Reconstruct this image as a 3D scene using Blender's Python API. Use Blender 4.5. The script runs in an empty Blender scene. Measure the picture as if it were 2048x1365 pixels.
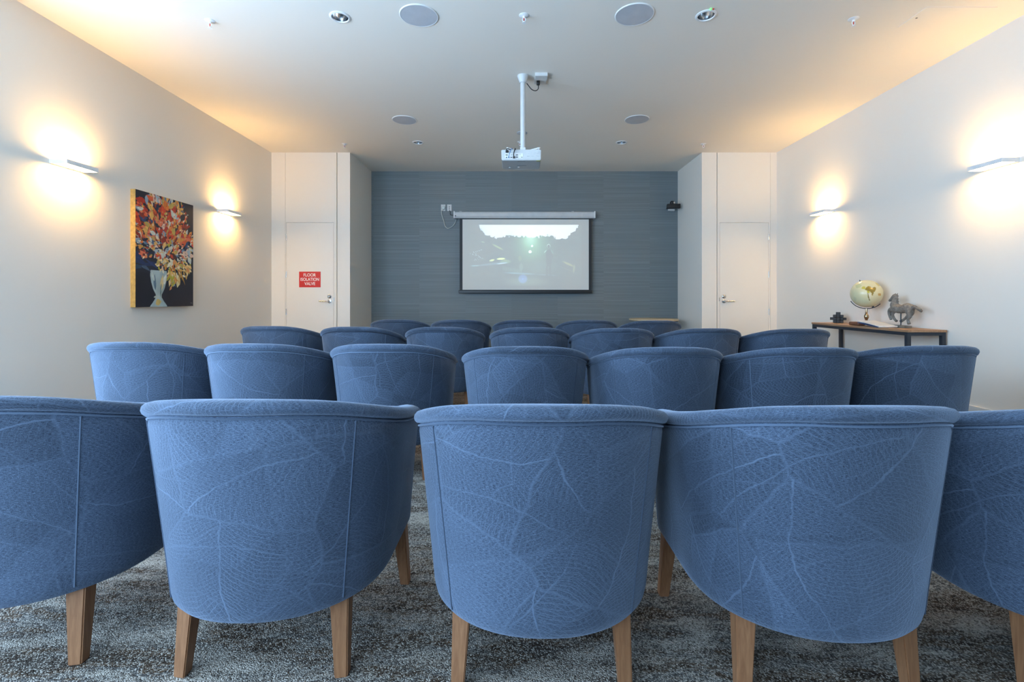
import bpy, bmesh, math, random
import numpy as np
from mathutils import Vector, Matrix

PI = math.pi
sc = bpy.context.scene
COL = sc.collection

# ------------------------------------------------------------------ camera
FPX = 955.0
EYE = 1.04                     # camera height
cd = bpy.data.cameras.new('camera')
cd.sensor_width = 36.0
cd.lens = FPX / 2048 * 36
cd.shift_x = -7 / 2048
cd.shift_y = -85.5 / 2048
cd.clip_start = 0.05
cam = bpy.data.objects.new('camera', cd); COL.objects.link(cam)
cam.location = (0, 0, EYE); cam.rotation_euler = (PI / 2, 0, 0)
sc.camera = cam

# ------------------------------------------------------------------ world, daylight, exposure
vs = sc.view_settings
vs.view_transform = 'Standard'; vs.look = 'None'; vs.gamma = 1; vs.use_curve_mapping = False
vs.exposure = 0.41
sc.cycles.max_bounces = 12; sc.cycles.diffuse_bounces = 8
wd = bpy.data.worlds.new('sky'); sc.world = wd; wd.use_nodes = True
bg = wd.node_tree.nodes['Background']
bg.inputs[0].default_value = (0.50, 0.73, 1.0, 1)
bg.inputs[1].default_value = 9.4

# room measures (metres)
XL, XR = -3.23, 3.457          # side walls
YD, YR, YB = 6.32, 7.256, -1.5 # door wall, recess wall, wall behind the camera
RL, RR = -2.19, 2.466          # recess sides
CEIL = 2.97
WIN_SIDE = (-0.9, 2.7, 0.1, 2.7)                          # y0 y1 z0 z1, on the left wall
WIN_REAR = [(-3.05, -0.7, 0.5, 2.7)]  # x0 x1 z0 z1

def portal(loc, rot, sx, sy):
    l = bpy.data.lights.new('window_daylight', 'AREA'); l.shape = 'RECTANGLE'
    l.size = sx; l.size_y = sy
    l.cycles.is_portal = True
    o = bpy.data.objects.new('window_daylight', l); COL.objects.link(o)
    o.location = loc; o.rotation_euler = rot
y0, y1, z0, z1 = WIN_SIDE
portal((XL - .05, (y0 + y1) / 2, (z0 + z1) / 2), (0, -PI / 2, 0), z1 - z0, y1 - y0)
for x0, x1, z0, z1 in WIN_REAR:
    portal(((x0 + x1) / 2, YB - .05, (z0 + z1) / 2), (PI / 2, 0, 0), x1 - x0, z1 - z0)

LAMP_WARM = (1.0, 0.59, 0.21)
LAMP_POWER = 97.0

# ------------------------------------------------------------------ node helpers
class NT:
    def __init__(s, name):
        s.m = bpy.data.materials.new(name); s.m.use_nodes = True
        s.t = s.m.node_tree; s.N = s.t.nodes; s.L = s.t.links
        s.b = s.N['Principled BSDF']
    def node(s, kind, **kw):
        n = s.N.new(kind)
        for k, v in kw.items(): setattr(n, k, v)
        return n
    def link(s, a, b): s.L.new(a, b)
    def val(s, sock, v):
        if isinstance(v, bpy.types.NodeSocket): s.L.new(v, sock)
        else: sock.default_value = v
    def math(s, op, a, b=None, c=None, clamp=False):
        n = s.node('ShaderNodeMath', operation=op, use_clamp=clamp)
        s.val(n.inputs[0], a)
        if b is not None: s.val(n.inputs[1], b)
        if c is not None: s.val(n.inputs[2], c)
        return n.outputs[0]
    def vmath(s, op, a, b=None):
        n = s.node('ShaderNodeVectorMath', operation=op)
        s.val(n.inputs[0], a)
        if b is not None: s.val(n.inputs[1], b)
        return n.outputs[0]
    def noise(s, vec, scale, detail=2, rough=.5, dims='3D', w=None, dist=0):
        n = s.node('ShaderNodeTexNoise', noise_dimensions=dims)
        if vec is not None and dims != '1D': s.link(vec, n.inputs['Vector'])
        if w is not None: s.val(n.inputs['W'], w)
        n.inputs['Scale'].default_value = scale; n.inputs['Detail'].default_value = detail
        n.inputs['Roughness'].default_value = rough; n.inputs['Distortion'].default_value = dist
        return n
    def mapping(s, vec, scale=(1, 1, 1), loc=(0, 0, 0), rot=(0, 0, 0)):
        n = s.node('ShaderNodeMapping'); s.link(vec, n.inputs[0])
        n.inputs['Scale'].default_value = scale; n.inputs['Rotation'].default_value = rot
        s.val(n.inputs['Location'], loc)
        return n.outputs[0]
    def ramp(s, fac, stops, interp='LINEAR'):
        n = s.node('ShaderNodeValToRGB'); s.link(fac, n.inputs[0])
        cr = n.color_ramp; cr.interpolation = interp
        while len(cr.elements) < len(stops): cr.elements.new(.5)
        for e, (p, c) in zip(cr.elements, stops):
            e.position = p; e.color = (c, c, c, 1) if not hasattr(c, '__len__') else (*c, 1)
        return n.outputs[0]
    def mix(s, fac, a, b, mode='MIX'):
        n = s.node('ShaderNodeMix', data_type='RGBA', blend_type=mode)
        s.val(n.inputs[0], fac)
        for sock, v in ((n.inputs[6], a), (n.inputs[7], b)):
            if isinstance(v, bpy.types.NodeSocket): s.link(v, sock)
            else: sock.default_value = (*v, 1)
        return n.outputs[2]
    def bump(s, h, strength=.3, dist=.002):
        n = s.node('ShaderNodeBump'); n.inputs['Strength'].default_value = strength
        n.inputs['Distance'].default_value = dist
        s.link(h, n.inputs['Height']); s.link(n.outputs[0], s.b.inputs['Normal'])
    def color(s, v): s.val(s.b.inputs['Base Color'], v if isinstance(v, bpy.types.NodeSocket) else (*v, 1))

def plain(name, col, rough=.5, metal=0, var=.04, scale=14, emit=None, strength=0):
    """paint, plastic or metal with a faint uneven tone"""
    t = NT(name)
    tc = t.node('ShaderNodeTexCoord').outputs['Object']
    n = t.noise(tc, scale, 3).outputs[0]
    c0 = tuple(c * (1 - var) for c in col); c1 = tuple(min(1, c * (1 + var)) for c in col)
    t.color(t.ramp(n, [(.3, c0), (.7, c1)]))
    t.b.inputs['Roughness'].default_value = rough; t.b.inputs['Metallic'].default_value = metal
    if emit:
        t.b.inputs['Emission Color'].default_value = (*emit, 1)
        t.b.inputs['Emission Strength'].default_value = strength
    return t.m

def mat_wall(name, col, bumps=.05):
    t = NT(name)
    p = t.node('ShaderNodeNewGeometry').outputs['Position']
    n = t.noise(p, 1.1, 2).outputs[0]
    t.color(t.ramp(n, [(.3, tuple(c * .985 for c in col)), (.7, col)]))
    t.b.inputs['Roughness'].default_value = .75
    t.b.inputs['Specular IOR Level'].default_value = .25
    t.bump(t.noise(p, 260, 3).outputs[0], bumps, .001)
    return t.m

def mat_wallpaper():
    t = NT('blue_grey_wallpaper')
    p = t.node('ShaderNodeNewGeometry').outputs['Position']
    s = t.node('ShaderNodeSeparateXYZ'); t.link(p, s.inputs[0])
    X, Z = s.outputs[0], s.outputs[2]
    panel = t.math('FLOOR', t.math('DIVIDE', t.math('ADD', X, 2.86), .70))
    wn = t.node('ShaderNodeTexWhiteNoise', noise_dimensions='1D'); t.link(panel, wn.inputs['W'])
    off = t.math('MULTIPLY', wn.outputs[0], 7)
    zz = t.math('ADD', Z, off)
    cx = t.node('ShaderNodeCombineXYZ'); t.link(t.math('MULTIPLY', X, .35), cx.inputs[0]); t.link(t.math('MULTIPLY', zz, 105), cx.inputs[2])
    streak = t.noise(cx.outputs[0], 1.0, 4, .75).outputs[0]
    cy = t.node('ShaderNodeCombineXYZ'); t.link(t.math('MULTIPLY', X, 120), cy.inputs[0]); t.link(t.math('MULTIPLY', zz, 160), cy.inputs[2])
    weave = t.noise(cy.outputs[0], 1.0, 2).outputs[0]
    c = t.ramp(streak, [(.25, (.135, .160, .170)), (.46, (.165, .192, .204)), (.58, (.195, .226, .238)), (.70, (.29, .325, .335))])
    c = t.mix(t.math('MULTIPLY', weave, .35), c, (.085, .125, .15))
    tone = t.math('MULTIPLY_ADD', wn.outputs[0], .07, .965)
    hs = t.node('ShaderNodeHueSaturation'); t.link(c, hs.inputs['Color']); t.link(tone, hs.inputs['Value'])
    t.color(hs.outputs[0])
    t.b.inputs['Roughness'].default_value = .55
    t.bump(streak, .25, .001)
    return t.m

def mat_carpet():
    t = NT('mottled_carpet')
    p = t.node('ShaderNodeNewGeometry').outputs['Position']
    wob = t.noise(p, 7, 3)
    pv = t.vmath('ADD', p, t.vmath('MULTIPLY', wob.outputs['Color'], (.10, .05, 0)))
    a = t.noise(t.mapping(pv, (1.0, 3.1, 1)), 1.9, 6, .66).outputs[0]
    b = t.noise(t.mapping(pv, (1.1, 4.2, 1), loc=(5, 2, 1)), 3.6, 6, .72).outputs[0]
    e = t.noise(t.mapping(pv, (.8, 1.8, 1), loc=(9, 3, 1)), 1.0, 4, .6).outputs[0]
    dark = (.040, .030, .024); brown = (.120, .080, .052); slate = (.105, .105, .105); grey = (.25, .225, .195); pale = (.50, .46, .405)
    c1 = t.ramp(a, [(.40, dark), (.465, brown), (.50, slate), (.53, grey), (.59, pale)])
    c2 = t.ramp(b, [(.40, dark), (.46, brown), (.51, grey), (.55, slate), (.63, pale)])
    c = t.mix(t.ramp(e, [(.42, 0.), (.58, 1.)]), c1, c2)
    # tufts
    v = t.node('ShaderNodeTexVoronoi', voronoi_dimensions='2D'); t.link(p, v.inputs['Vector']); v.inputs['Scale'].default_value = 250
    tw = t.node('ShaderNodeTexWhiteNoise', noise_dimensions='3D'); t.link(v.outputs['Position'], tw.inputs['Vector'])
    c = t.mix(t.ramp(tw.outputs[0], [(.0, .0), (.5, .0), (.98, .8)]), c, pale)
    c = t.mix(t.ramp(tw.outputs[0], [(.0, .85), (.4, .0), (1, .0)]), c, dark)
    t.color(c)
    t.b.inputs['Roughness'].default_value = .95
    t.b.inputs['Specular IOR Level'].default_value = .1
    h = t.math('SUBTRACT', 1, t.math('MULTIPLY', v.outputs['Distance'], 1.0))
    t.bump(h, .65, .006)
    return t.m

def mat_fabric():
    t = NT('blue_leaf_jacquard')
    uv = t.node('ShaderNodeTexCoord').outputs['UV']
    rnd = t.node('ShaderNodeObjectInfo').outputs['Random']
    offs = t.node('ShaderNodeCombineXYZ'); t.link(t.math('MULTIPLY', rnd, 37.0), offs.inputs[0]); t.link(t.math('MULTIPLY', rnd, 23.0), offs.inputs[1])
    base = t.vmath('ADD', uv, offs.outputs[0])
    dn = t.noise(base, 9, 3)
    wob = t.vmath('ADD', base, t.vmath('MULTIPLY', t.vmath('SUBTRACT', dn.outputs['Color'], (.5, .5, .5)), (.045, .045, 0)))
    dn2 = t.noise(base, 60, 2)
    wob = t.vmath('ADD', wob, t.vmath('MULTIPLY', t.vmath('SUBTRACT', dn2.outputs['Color'], (.5, .5, .5)), (.006, .006, 0)))
    def line(v, w0, w1):      # 1 at 0, 0 beyond w1
        mr = t.node('ShaderNodeMapRange', interpolation_type='SMOOTHSTEP'); t.link(v, mr.inputs[0])
        mr.inputs[1].default_value = w0; mr.inputs[2].default_value = w1; mr.inputs[3].default_value = 1; mr.inputs[4].default_value = 0
        return mr.outputs[0]
    def layer(scale, shift, freq, slope, seed):
        vec = t.vmath('ADD', wob, shift)
        v = t.node('ShaderNodeTexVoronoi', voronoi_dimensions='2D'); t.link(vec, v.inputs['Vector']); v.inputs['Scale'].default_value = scale
        sp = t.node('ShaderNodeSeparateColor'); t.link(v.outputs['Color'], sp.inputs[0])
        d = t.vmath('SUBTRACT', vec, v.outputs['Position'])
        vr = t.node('ShaderNodeVectorRotate', rotation_type='Z_AXIS'); t.link(d, vr.inputs['Vector'])
        t.link(t.math('MULTIPLY', sp.outputs[seed], 2 * PI), vr.inputs['Angle'])
        s = t.node('ShaderNodeSeparateXYZ'); t.link(vr.outputs[0], s.inputs[0])
        a, b = s.outputs[0], s.outputs[1]
        b = t.math('SUBTRACT', b, t.math('MULTIPLY', t.math('MULTIPLY', a, a), 1.1))
        ab = t.math('ABSOLUTE', b)
        rib = line(ab, .0008, .0036)
        k = t.math('SUBTRACT', a, t.math('MULTIPLY', ab, slope))
        k = t.math('ADD', k, t.math('MULTIPLY', t.math('MULTIPLY', ab, ab), 3.2))
        fr = t.math('PINGPONG', t.math('MULTIPLY', k, freq), .5)
        veins = line(fr, .0, .13)
        # fainter between: every leaf its own strength
        veins = t.math('MULTIPLY', veins, t.math('MULTIPLY_ADD', sp.outputs[1], .6, .35))
        ve = t.node('ShaderNodeTexVoronoi', voronoi_dimensions='2D', feature='DISTANCE_TO_EDGE'); t.link(vec, ve.inputs['Vector']); ve.inputs['Scale'].default_value = scale
        edge = line(ve.outputs['Distance'], .004, .02)
        m = t.math('MAXIMUM', rib, t.math('MAXIMUM', veins, t.math('MULTIPLY', edge, .55)))
        return m, sp.outputs[2]
    m1, tone1 = layer(3.4, (0, 0, 0), 82, .9, 0)
    m2, tone2 = layer(4.6, (3.3, 1.7, 0), 105, 1.3, 1)
    m3, tone3 = layer(2.6, (7.1, 4.9, 0), 70, .5, 2)
    patch = t.ramp(t.noise(base, 4.5, 3).outputs[0], [(.36, .4), (.62, 1.)])
    m = t.math('MAXIMUM', m1, t.math('MAXIMUM', t.math('MULTIPLY', m2, .45), t.math('MULTIPLY', m3, .7)))
    m = t.math('MULTIPLY', m, patch)
    st = t.noise(t.mapping(base, (130, 640, 1)), 1.0, 5, .74).outputs[0]
    st2 = t.noise(t.mapping(base, (620, 620, 1)), 1.0, 2, .6).outputs[0]
    weave = t.math('ADD', t.math('MULTIPLY', st, .66), t.math('MULTIPLY', st2, .34))
    cloth = t.ramp(weave, [(.39, (.011, .017, .033)), (.49, (.045, .066, .106)), (.60, (.104, .146, .214))])
    tone = t.math('MULTIPLY_ADD', t.math('ADD', t.math('ADD', tone1, tone2), tone3), .30, .56)
    hs = t.node('ShaderNodeHueSaturation'); t.link(cloth, hs.inputs['Color']); t.link(tone, hs.inputs['Value'])
    c = t.mix(t.math('MULTIPLY', m, .55), hs.outputs[0], (.145, .205, .31))
    t.color(c)
    t.b.inputs['Roughness'].default_value = .85
    t.b.inputs['Specular IOR Level'].default_value = .2
    t.b.inputs['Sheen Weight'].default_value = .6
    t.b.inputs['Sheen Roughness'].default_value = .4
    t.b.inputs['Sheen Tint'].default_value = (.6, .75, 1, 1)
    t.bump(t.math('ADD', t.math('MULTIPLY', m, .8), t.math('MULTIPLY', weave, .9)), .55, .002)
    return t.m

def mat_wood(name, c0, c1, axis='z', scale=30, rough=.45):
    t = NT(name)
    tc = t.node('ShaderNodeTexCoord').outputs['Object']
    sv = {'z': (1, 1, .06), 'y': (1, .06, 1), 'x': (.06, 1, 1)}[axis]
    n = t.noise(t.mapping(tc, sv), scale * 4, 5, .6, dist=.6).outputs[0]
    f = t.noise(t.mapping(tc, sv), scale * 18, 2).outputs[0]
    c = t.ramp(n, [(.3, c0), (.7, c1)])
    c = t.mix(t.math('MULTIPLY', f, .25), c, tuple(x * .5 for x in c0))
    t.color(c); t.b.inputs['Roughness'].default_value = rough
    t.bump(f, .08, .001)
    return t.m

def mat_vcol(name, attr='paint', rough=.5, emit=0.0, base=1.0):
    t = NT(name)
    a = t.node('ShaderNodeAttribute', attribute_name=attr)
    if emit:
        t.b.inputs['Base Color'].default_value = (.76, .74, .68, 1)
        t.link(a.outputs['Color'], t.b.inputs['Emission Color'])
        t.b.inputs['Emission Strength'].default_value = emit
    else:
        t.color(a.outputs['Color'])
    t.b.inputs['Roughness'].default_value = rough
    return t.m

M = {}
M['wall'] = mat_wall('warm_white_paint', (.83, .79, .725))
M['ceil'] = mat_wall('ceiling_paint', (.86, .81, .735), .02)
M['paper'] = mat_wallpaper()
M['carpet'] = mat_carpet()
M['fabric'] = mat_fabric()
M['leg'] = mat_wood('stained_beech', (.21, .090, .040), (.34, .165, .078))
M['door'] = plain('door_paint', (.83, .79, .725), .42, var=.01, scale=2)
M['base'] = plain('skirting_paint', (.76, .74, .71), .35)
M['white'] = plain('white_plastic', (.60, .61, .61), .4)
M['whitem'] = plain('white_metal', (.80, .80, .80), .35)
M['glow'] = plain('lamp_diffuser', (.9, .9, .88), .5, emit=LAMP_WARM, strength=LAMP_POWER)
M['glow_up'] = plain('upper_lamp_diffuser', (.9, .9, .88), .5, emit=LAMP_WARM, strength=LAMP_POWER * 0.92)
M['grille'] = plain('speaker_grille', (.50, .52, .56), .7)
M['black'] = plain('black_plastic', (.012, .012, .013), .4)
M['dark'] = plain('dark_border', (.018, .021, .024), .6)
M['chrome'] = plain('brushed_steel', (.62, .61, .59), .25, 1)
M['reflector'] = plain('lamp_reflector', (.72, .76, .8), .18, 1)
M['steel'] = plain('dark_steel', (.035, .042, .055), .5, .3)
M['oak'] = mat_wood('oak_veneer', (.30, .17, .09), (.46, .28, .16), 'y', 14)
M['ply'] = mat_wood('pale_birch', (.62, .47, .28), (.76, .60, .38), 'x', 10)
M['red'] = plain('sign_red', (.62, .022, .018), .4)
M['gold'] = plain('gold_leaf', (.56, .35, .105), .5, .25, .18, 40)
M['brass'] = plain('aged_brass', (.50, .38, .24), .28, 1)
M['stone'] = plain('carved_grey_wood', (.21, .19, .165), .85, 0, .35, 60)
M['darkwood'] = plain('dark_puzzle_wood', (.022, .016, .014), .5, 0, .3, 40)
M['paperw'] = plain('page_paper', (.70, .71, .72), .7)
M['blue'] = plain('blue_cover', (.03, .10, .28), .35)
M['brownl'] = plain('brown_leather', (.16, .065, .035), .5, 0, .2, 60)
M['cordw'] = plain('white_cord', (.62, .64, .60), .5)
M['cordb'] = plain('blue_cord', (.03, .17, .42), .5)
M['yellow'] = plain('yellow_label', (.42, .38, .02), .5)
M['greyp'] = plain('grey_plastic', (.44, .46, .47), .5)
M['ink'] = plain('grey_ink', (.10, .11, .12), .6)
M['green'] = plain('green_led', (.1, .6, .1), .4, emit=(.1, 1, .1), strength=2)
M['redb'] = plain('red_bulb', (.6, .02, .02), .2)
M['white_txt'] = plain('sign_lettering', (.92, .90, .88), .5)
M['dark_gap'] = plain('door_shadow_gap', (.25, .24, .22), .9)

# ------------------------------------------------------------------ mesh helpers
def box(bm, x0, x1, y0, y1, z0, z1, bev=0, seg=2):
    b2 = bmesh.new()
    bmesh.ops.create_cube(b2, size=1)
    for v in b2.verts:
        v.co = Vector((x0 if v.co.x < 0 else x1, y0 if v.co.y < 0 else y1, z0 if v.co.z < 0 else z1))
    if bev: bmesh.ops.bevel(b2, geom=b2.edges[:], offset=bev, segments=seg, affect='EDGES', profile=.5)
    join(bm, b2)
def join(bm, b2, mat=None):
    if mat is not None: bmesh.ops.transform(b2, matrix=mat, verts=b2.verts)
    me = bpy.data.meshes.new('tmp'); b2.to_mesh(me); b2.free(); bm.from_mesh(me); bpy.data.meshes.remove(me)
def lathe(bm, prof, seg=32, mat=None, cap=True, ring=False):
    b2 = bmesh.new(); rings = []
    if ring: prof = list(prof) + [prof[0]]; cap = False
    for r, z in prof:
        rings.append([b2.verts.new((max(r, 1e-5) * math.cos(2 * PI * i / seg), max(r, 1e-5) * math.sin(2 * PI * i / seg), z)) for i in range(seg)])
    for a, b in zip(rings, rings[1:]):
        for i in range(seg): b2.faces.new((a[i], a[(i + 1) % seg], b[(i + 1) % seg], b[i]))
    if cap:
        b2.faces.new(rings[0][::-1]); b2.faces.new(rings[-1])
    bmesh.ops.remove_doubles(b2, verts=b2.verts, dist=1e-4 * .5)
    bmesh.ops.recalc_face_normals(b2, faces=b2.faces)
    join(bm, b2, mat)
def smooth_path(pts, n=8):
    P = [Vector(p) for p in pts]
    if len(P) < 3: return P
    out = []
    for i in range(len(P) - 1):
        p0, p1, p2, p3 = P[max(i - 1, 0)], P[i], P[i + 1], P[min(i + 2, len(P) - 1)]
        for k in range(n):
            t = k / n
            out.append(.5 * ((2 * p1) + (p2 - p0) * t + (2 * p0 - 5 * p1 + 4 * p2 - p3) * t * t + (3 * p1 - p0 - 3 * p2 + p3) * t ** 3))
    out.append(P[-1]); return out
def tube(bm, pts, r, seg=8, n=8, smooth=True):
    P = smooth_path(pts, n) if smooth else [Vector(p) for p in pts]
    rr = r if callable(r) else (lambda t: r)
    b2 = bmesh.new(); rings = []; up = None
    for i, p in enumerate(P):
        d = (P[min(i + 1, len(P) - 1)] - P[max(i - 1, 0)]).normalized()
        if up is None:
            up = Vector((0, 0, 1)) if abs(d.z) < .9 else Vector((1, 0, 0))
        side = d.cross(up).normalized(); up = side.cross(d).normalized()
        R = rr(i / (len(P) - 1))
        rings.append([b2.verts.new(p + R * (math.cos(2 * PI * k / seg) * side + math.sin(2 * PI * k / seg) * up)) for k in range(seg)])
    for a, b in zip(rings, rings[1:]):
        for k in range(seg): b2.faces.new((a[k], a[(k + 1) % seg], b[(k + 1) % seg], b[k]))
    b2.faces.new(rings[0][::-1]); b2.faces.new(rings[-1])
    bmesh.ops.recalc_face_normals(b2, faces=b2.faces)
    join(bm, b2)
def obj(name, bm, mat, parent=None, smooth=False, loc=None):
    me = bpy.data.meshes.new(name); bm.to_mesh(me); bm.free()
    me.materials.append(mat)
    if smooth:
        me.polygons.foreach_set('use_smooth', [True] * len(me.polygons))
        me.set_sharp_from_angle(angle=math.radians(40))
    o = bpy.data.objects.new(name, me); COL.objects.link(o)
    if loc: o.location = loc
    if parent: o.parent = parent
    return o
def thing(name, label, cat, loc=(0, 0, 0), rotz=0, group=None):
    o = bpy.data.objects.new(name, None); COL.objects.link(o)
    o.empty_display_size = .1
    o.location = loc; o.rotation_euler = (0, 0, rotz)
    return tag(o, label, cat, group)
def tag(o, label, cat, group=None):
    o['label'] = label; o['category'] = cat
    if group: o['group'] = group
    return o
def struct(name, bm, mat, parent=None, smooth=False):
    o = obj(name, bm, mat, parent, smooth)
    if not parent: o['kind'] = 'structure'
    return o
def part(name, parent, mat, fn, smooth=False):
    bm = bmesh.new(); fn(bm); return obj(name, bm, mat, parent, smooth)
def copy_tree(o, parent=None):
    c = o.copy(); COL.objects.link(c)
    if parent: c.parent = parent
    for ch in list(o.children): copy_tree(ch, c)
    return c
def at(px, py, d):
    """a point of the photograph at depth d"""
    return Vector(((px - 1031) * d / FPX, d, EYE + (597 - py) * d / FPX))

# ------------------------------------------------------------------ the room
T = .15
bm = bmesh.new(); box(bm, XL - T, XR + T, YB - T, YR + T, -.12, 0); struct('floor', bm, M['carpet'])

DOWN = [(-1.203, 3.274), (1.299, 3.256), (-1.206, 5.907), (1.311, 5.907)]
bm = bmesh.new(); box(bm, XL - T, XR + T, YB - T, YR + T, CEIL, CEIL + .12)
ce = struct('ceiling', bm, M['ceil'])
bm = bmesh.new()
for x, y in DOWN: lathe(bm, [(.058, CEIL - .05), (.058, CEIL + .3)], 40, Matrix.Translation((x, y, 0)))
cut = obj('cutter', bm, M['ceil'])
md = ce.modifiers.new('holes', 'BOOLEAN'); md.object = cut; md.operation = 'DIFFERENCE'; md.solver = 'EXACT'
dg = bpy.context.evaluated_depsgraph_get()
newme = bpy.data.meshes.new_from_object(ce.evaluated_get(dg))
ce.modifiers.clear(); ce.data = newme; newme.name = 'ceiling'
bpy.data.objects.remove(cut)
if not newme.materials: newme.materials.append(M['ceil'])

bm = bmesh.new()
y0, y1, z0, z1 = WIN_SIDE
box(bm, XL - T, XL, YB - T, y0, 0, CEIL); box(bm, XL - T, XL, y1, YD, 0, CEIL)
box(bm, XL - T, XL, y0, y1, 0, z0); box(bm, XL - T, XL, y0, y1, z1, CEIL)
struct('wall_left', bm, M['wall'])
bm = bmesh.new(); box(bm, XR, XR + T, YB - T, YD, 0, CEIL); struct('wall_right', bm, M['wall'])
bm = bmesh.new()
xs = [XL]
for x0, x1, a, b in WIN_REAR:
    box(bm, xs[-1], x0, YB - T, YB, 0, CEIL); xs.append(x1)
    box(bm, x0, x1, YB - T, YB, 0, a); box(bm, x0, x1, YB - T, YB, b, CEIL)
box(bm, xs[-1], XR, YB - T, YB, 0, CEIL)
struct('wall_rear', bm, mat_wall('fill_cutting_rear_grey', (.42, .41, .39)))  # unseen wall, its grey made up to cut fill light on the chair backs
bm = bmesh.new(); box(bm, RL - .1, RR + .1, YR, YR + T, 0, CEIL); struct('wall_front', bm, M['paper'])
bm = bmesh.new(); box(bm, RL - .10, RL, YD + .08, YR, 0, CEIL); struct('wall_recess_left', bm, M['wall'])
bm = bmesh.new(); box(bm, RR, RR + .10, YD + .08, YR, 0, CEIL); struct('wall_recess_right', bm, M['wall'])

def door_wall(name, xa, xb, dx0, dx1, gap, faint, out):
    """pier around a door: narrow real gaps in front of a backing"""
    bm = bmesh.new()
    G, g = .010, .0025
    lo, hi = (faint, gap) if out < 0 else (gap, faint)
    lw, hw = (g, G) if out < 0 else (G, g)
    box(bm, xa, lo - lw / 2, YD, YD + .03, 0, CEIL)
    box(bm, lo + lw / 2, hi - hw / 2, YD, YD + .03, 2.045, CEIL)
    box(bm, lo + lw / 2, dx0 - .003, YD, YD + .03, 0, 2.045)
    box(bm, dx1 + .003, hi - hw / 2, YD, YD + .03, 0, 2.045)
    box(bm, hi + hw / 2, xb, YD, YD + .03, 0, CEIL)
    box(bm, xa, xb, YD + .035, YD + .08, 0, CEIL)
    return struct(name, bm, M['wall'])
door_wall('wall_door_left', XL, RL, -3.031, -2.409, -2.363, -3.046, -1)
door_wall('wall_door_right', RR, XR, 2.707, 3.348, 2.668, 3.372, 1)

def lever(parent, x, z, s):
    """rose, lever and a turn knob above; s = the way the lever points"""
    h = part('door_handle', parent, M['chrome'], lambda b: (
        lathe(b, [(.0, 0), (.026, 0), (.026, .008), (.02, .010), (.0, .010)], 24, Matrix.Translation((x, YD, z)) @ Matrix.Rotation(PI / 2, 4, 'X')),
        tube(b, [(x, YD, z), (x, YD - .045, z), (x + s * .012, YD - .055, z), (x + s * .12, YD - .055, z)], .0085, 10, 5)), True)
    part('lock_knob', parent, M['chrome'], lambda b: lathe(b, [(.0, 0), (.025, 0), (.025, .012), (.016, .016), (.012, .022), (.0, .022)], 24,
         Matrix.Translation((x, YD, z + .062)) @ Matrix.Rotation(PI / 2, 4, 'X')), True)
def door(n, x0, x1, hinge_x, hx, s, strike):
    d = bmesh.new(); box(d, x0, x1, YD + .0005, YD + .0345, .012, 2.042)
    d = struct('door_%d' % n, d, M['door'])
    for z in (1.847, 1.354, .861, .368):
        part('hinge', d, M['chrome'], lambda b: lathe(b, [(.0065, z - .04), (.0065, z + .04)], 10, Matrix.Translation((hinge_x, YD - .003, 0))), True)
    lever(d, hx, 1.002, s)
    part('strike_plate', d, M['chrome'], lambda b: box(b, strike - .006, strike + .006, YD - .002, YD + .004, 1.0, 1.05))
    return d
door(1, -3.031, -2.409, -3.034, -2.462, -1, -2.404)
door(2, 2.707, 3.348, 3.351, 2.757, 1, 2.70)

# skirting
def base(name, *b4):
    bm = bmesh.new()
    for b in b4: box(bm, *b)
    struct(name, bm, M['base'])
BH = .228
base('baseboard_left', (XL, XL + .014, YB + .0, YD, 0, BH), )
base('baseboard_right', (XR - .014, XR, YB + .0, YD, 0, BH), )
base('baseboard_front', (RL, RR, YR - .014, YR, 0, .1), )

# windows behind and beside the camera
def window(n, x0, x1, y0, y1, z0, z1, panes):
    bm = bmesh.new(); w = .05
    alongx = (x1 - x0) > (y1 - y0)
    def rect(a0, a1, c0, c1):
        if alongx: box(bm, a0, a1, y0, y1, c0, c1)
        else: box(bm, x0, x1, a0, a1, c0, c1)
    A0, A1 = (x0, x1) if alongx else (y0, y1)
    rect(A0, A1, z0, z0 + w); rect(A0, A1, z1 - w, z1)
    for k in range(panes + 1):
        c = A0 + (A1 - A0) * k / panes
        c = min(max(c, A0 + w / 2), A1 - w / 2)
        rect(c - w / 2, c + w / 2, z0 + w, z1 - w)
    struct('window_%d' % n, bm, M['steel'])
y0, y1, z0, z1 = WIN_SIDE
window(1, XL - .11, XL - .06, y0, y1, z0, z1, 3)
for k, (x0, x1, z0, z1) in enumerate(WIN_REAR): window(2 + k, x0, x1, YB - .11, YB - .06, z0, z1, 2)

# ------------------------------------------------------------------ ceiling fittings
bm = bmesh.new(); g = .0035
ax0, ax1, ay0, ay1 = 2.72, 3.19, 3.16, 3.40
for b in ((ax0, ax1, ay0 - g / 2, ay0 + g / 2), (ax0, ax1, ay1 - g / 2, ay1 + g / 2), (ax0 - g / 2, ax0 + g / 2, ay0, ay1), (ax1 - g / 2, ax1 + g / 2, ay0, ay1)):
    pass
hatch = thing('access_panel', 'flush square access panel in the ceiling near the right wall', 'access panel', ((ax0 + ax1) / 2, (ay0 + ay1) / 2, CEIL))
part('panel', hatch, M['ceil'], lambda b: box(b, -(ax1 - ax0) / 2, (ax1 - ax0) / 2, -(ay1 - ay0) / 2, (ay1 - ay0) / 2, -.004, .0))
part('lock', hatch, M['chrome'], lambda b: lathe(b, [(.007, -.004), (.007, 0)], 12, Matrix.Translation((-.20, 0, 0))))

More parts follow.
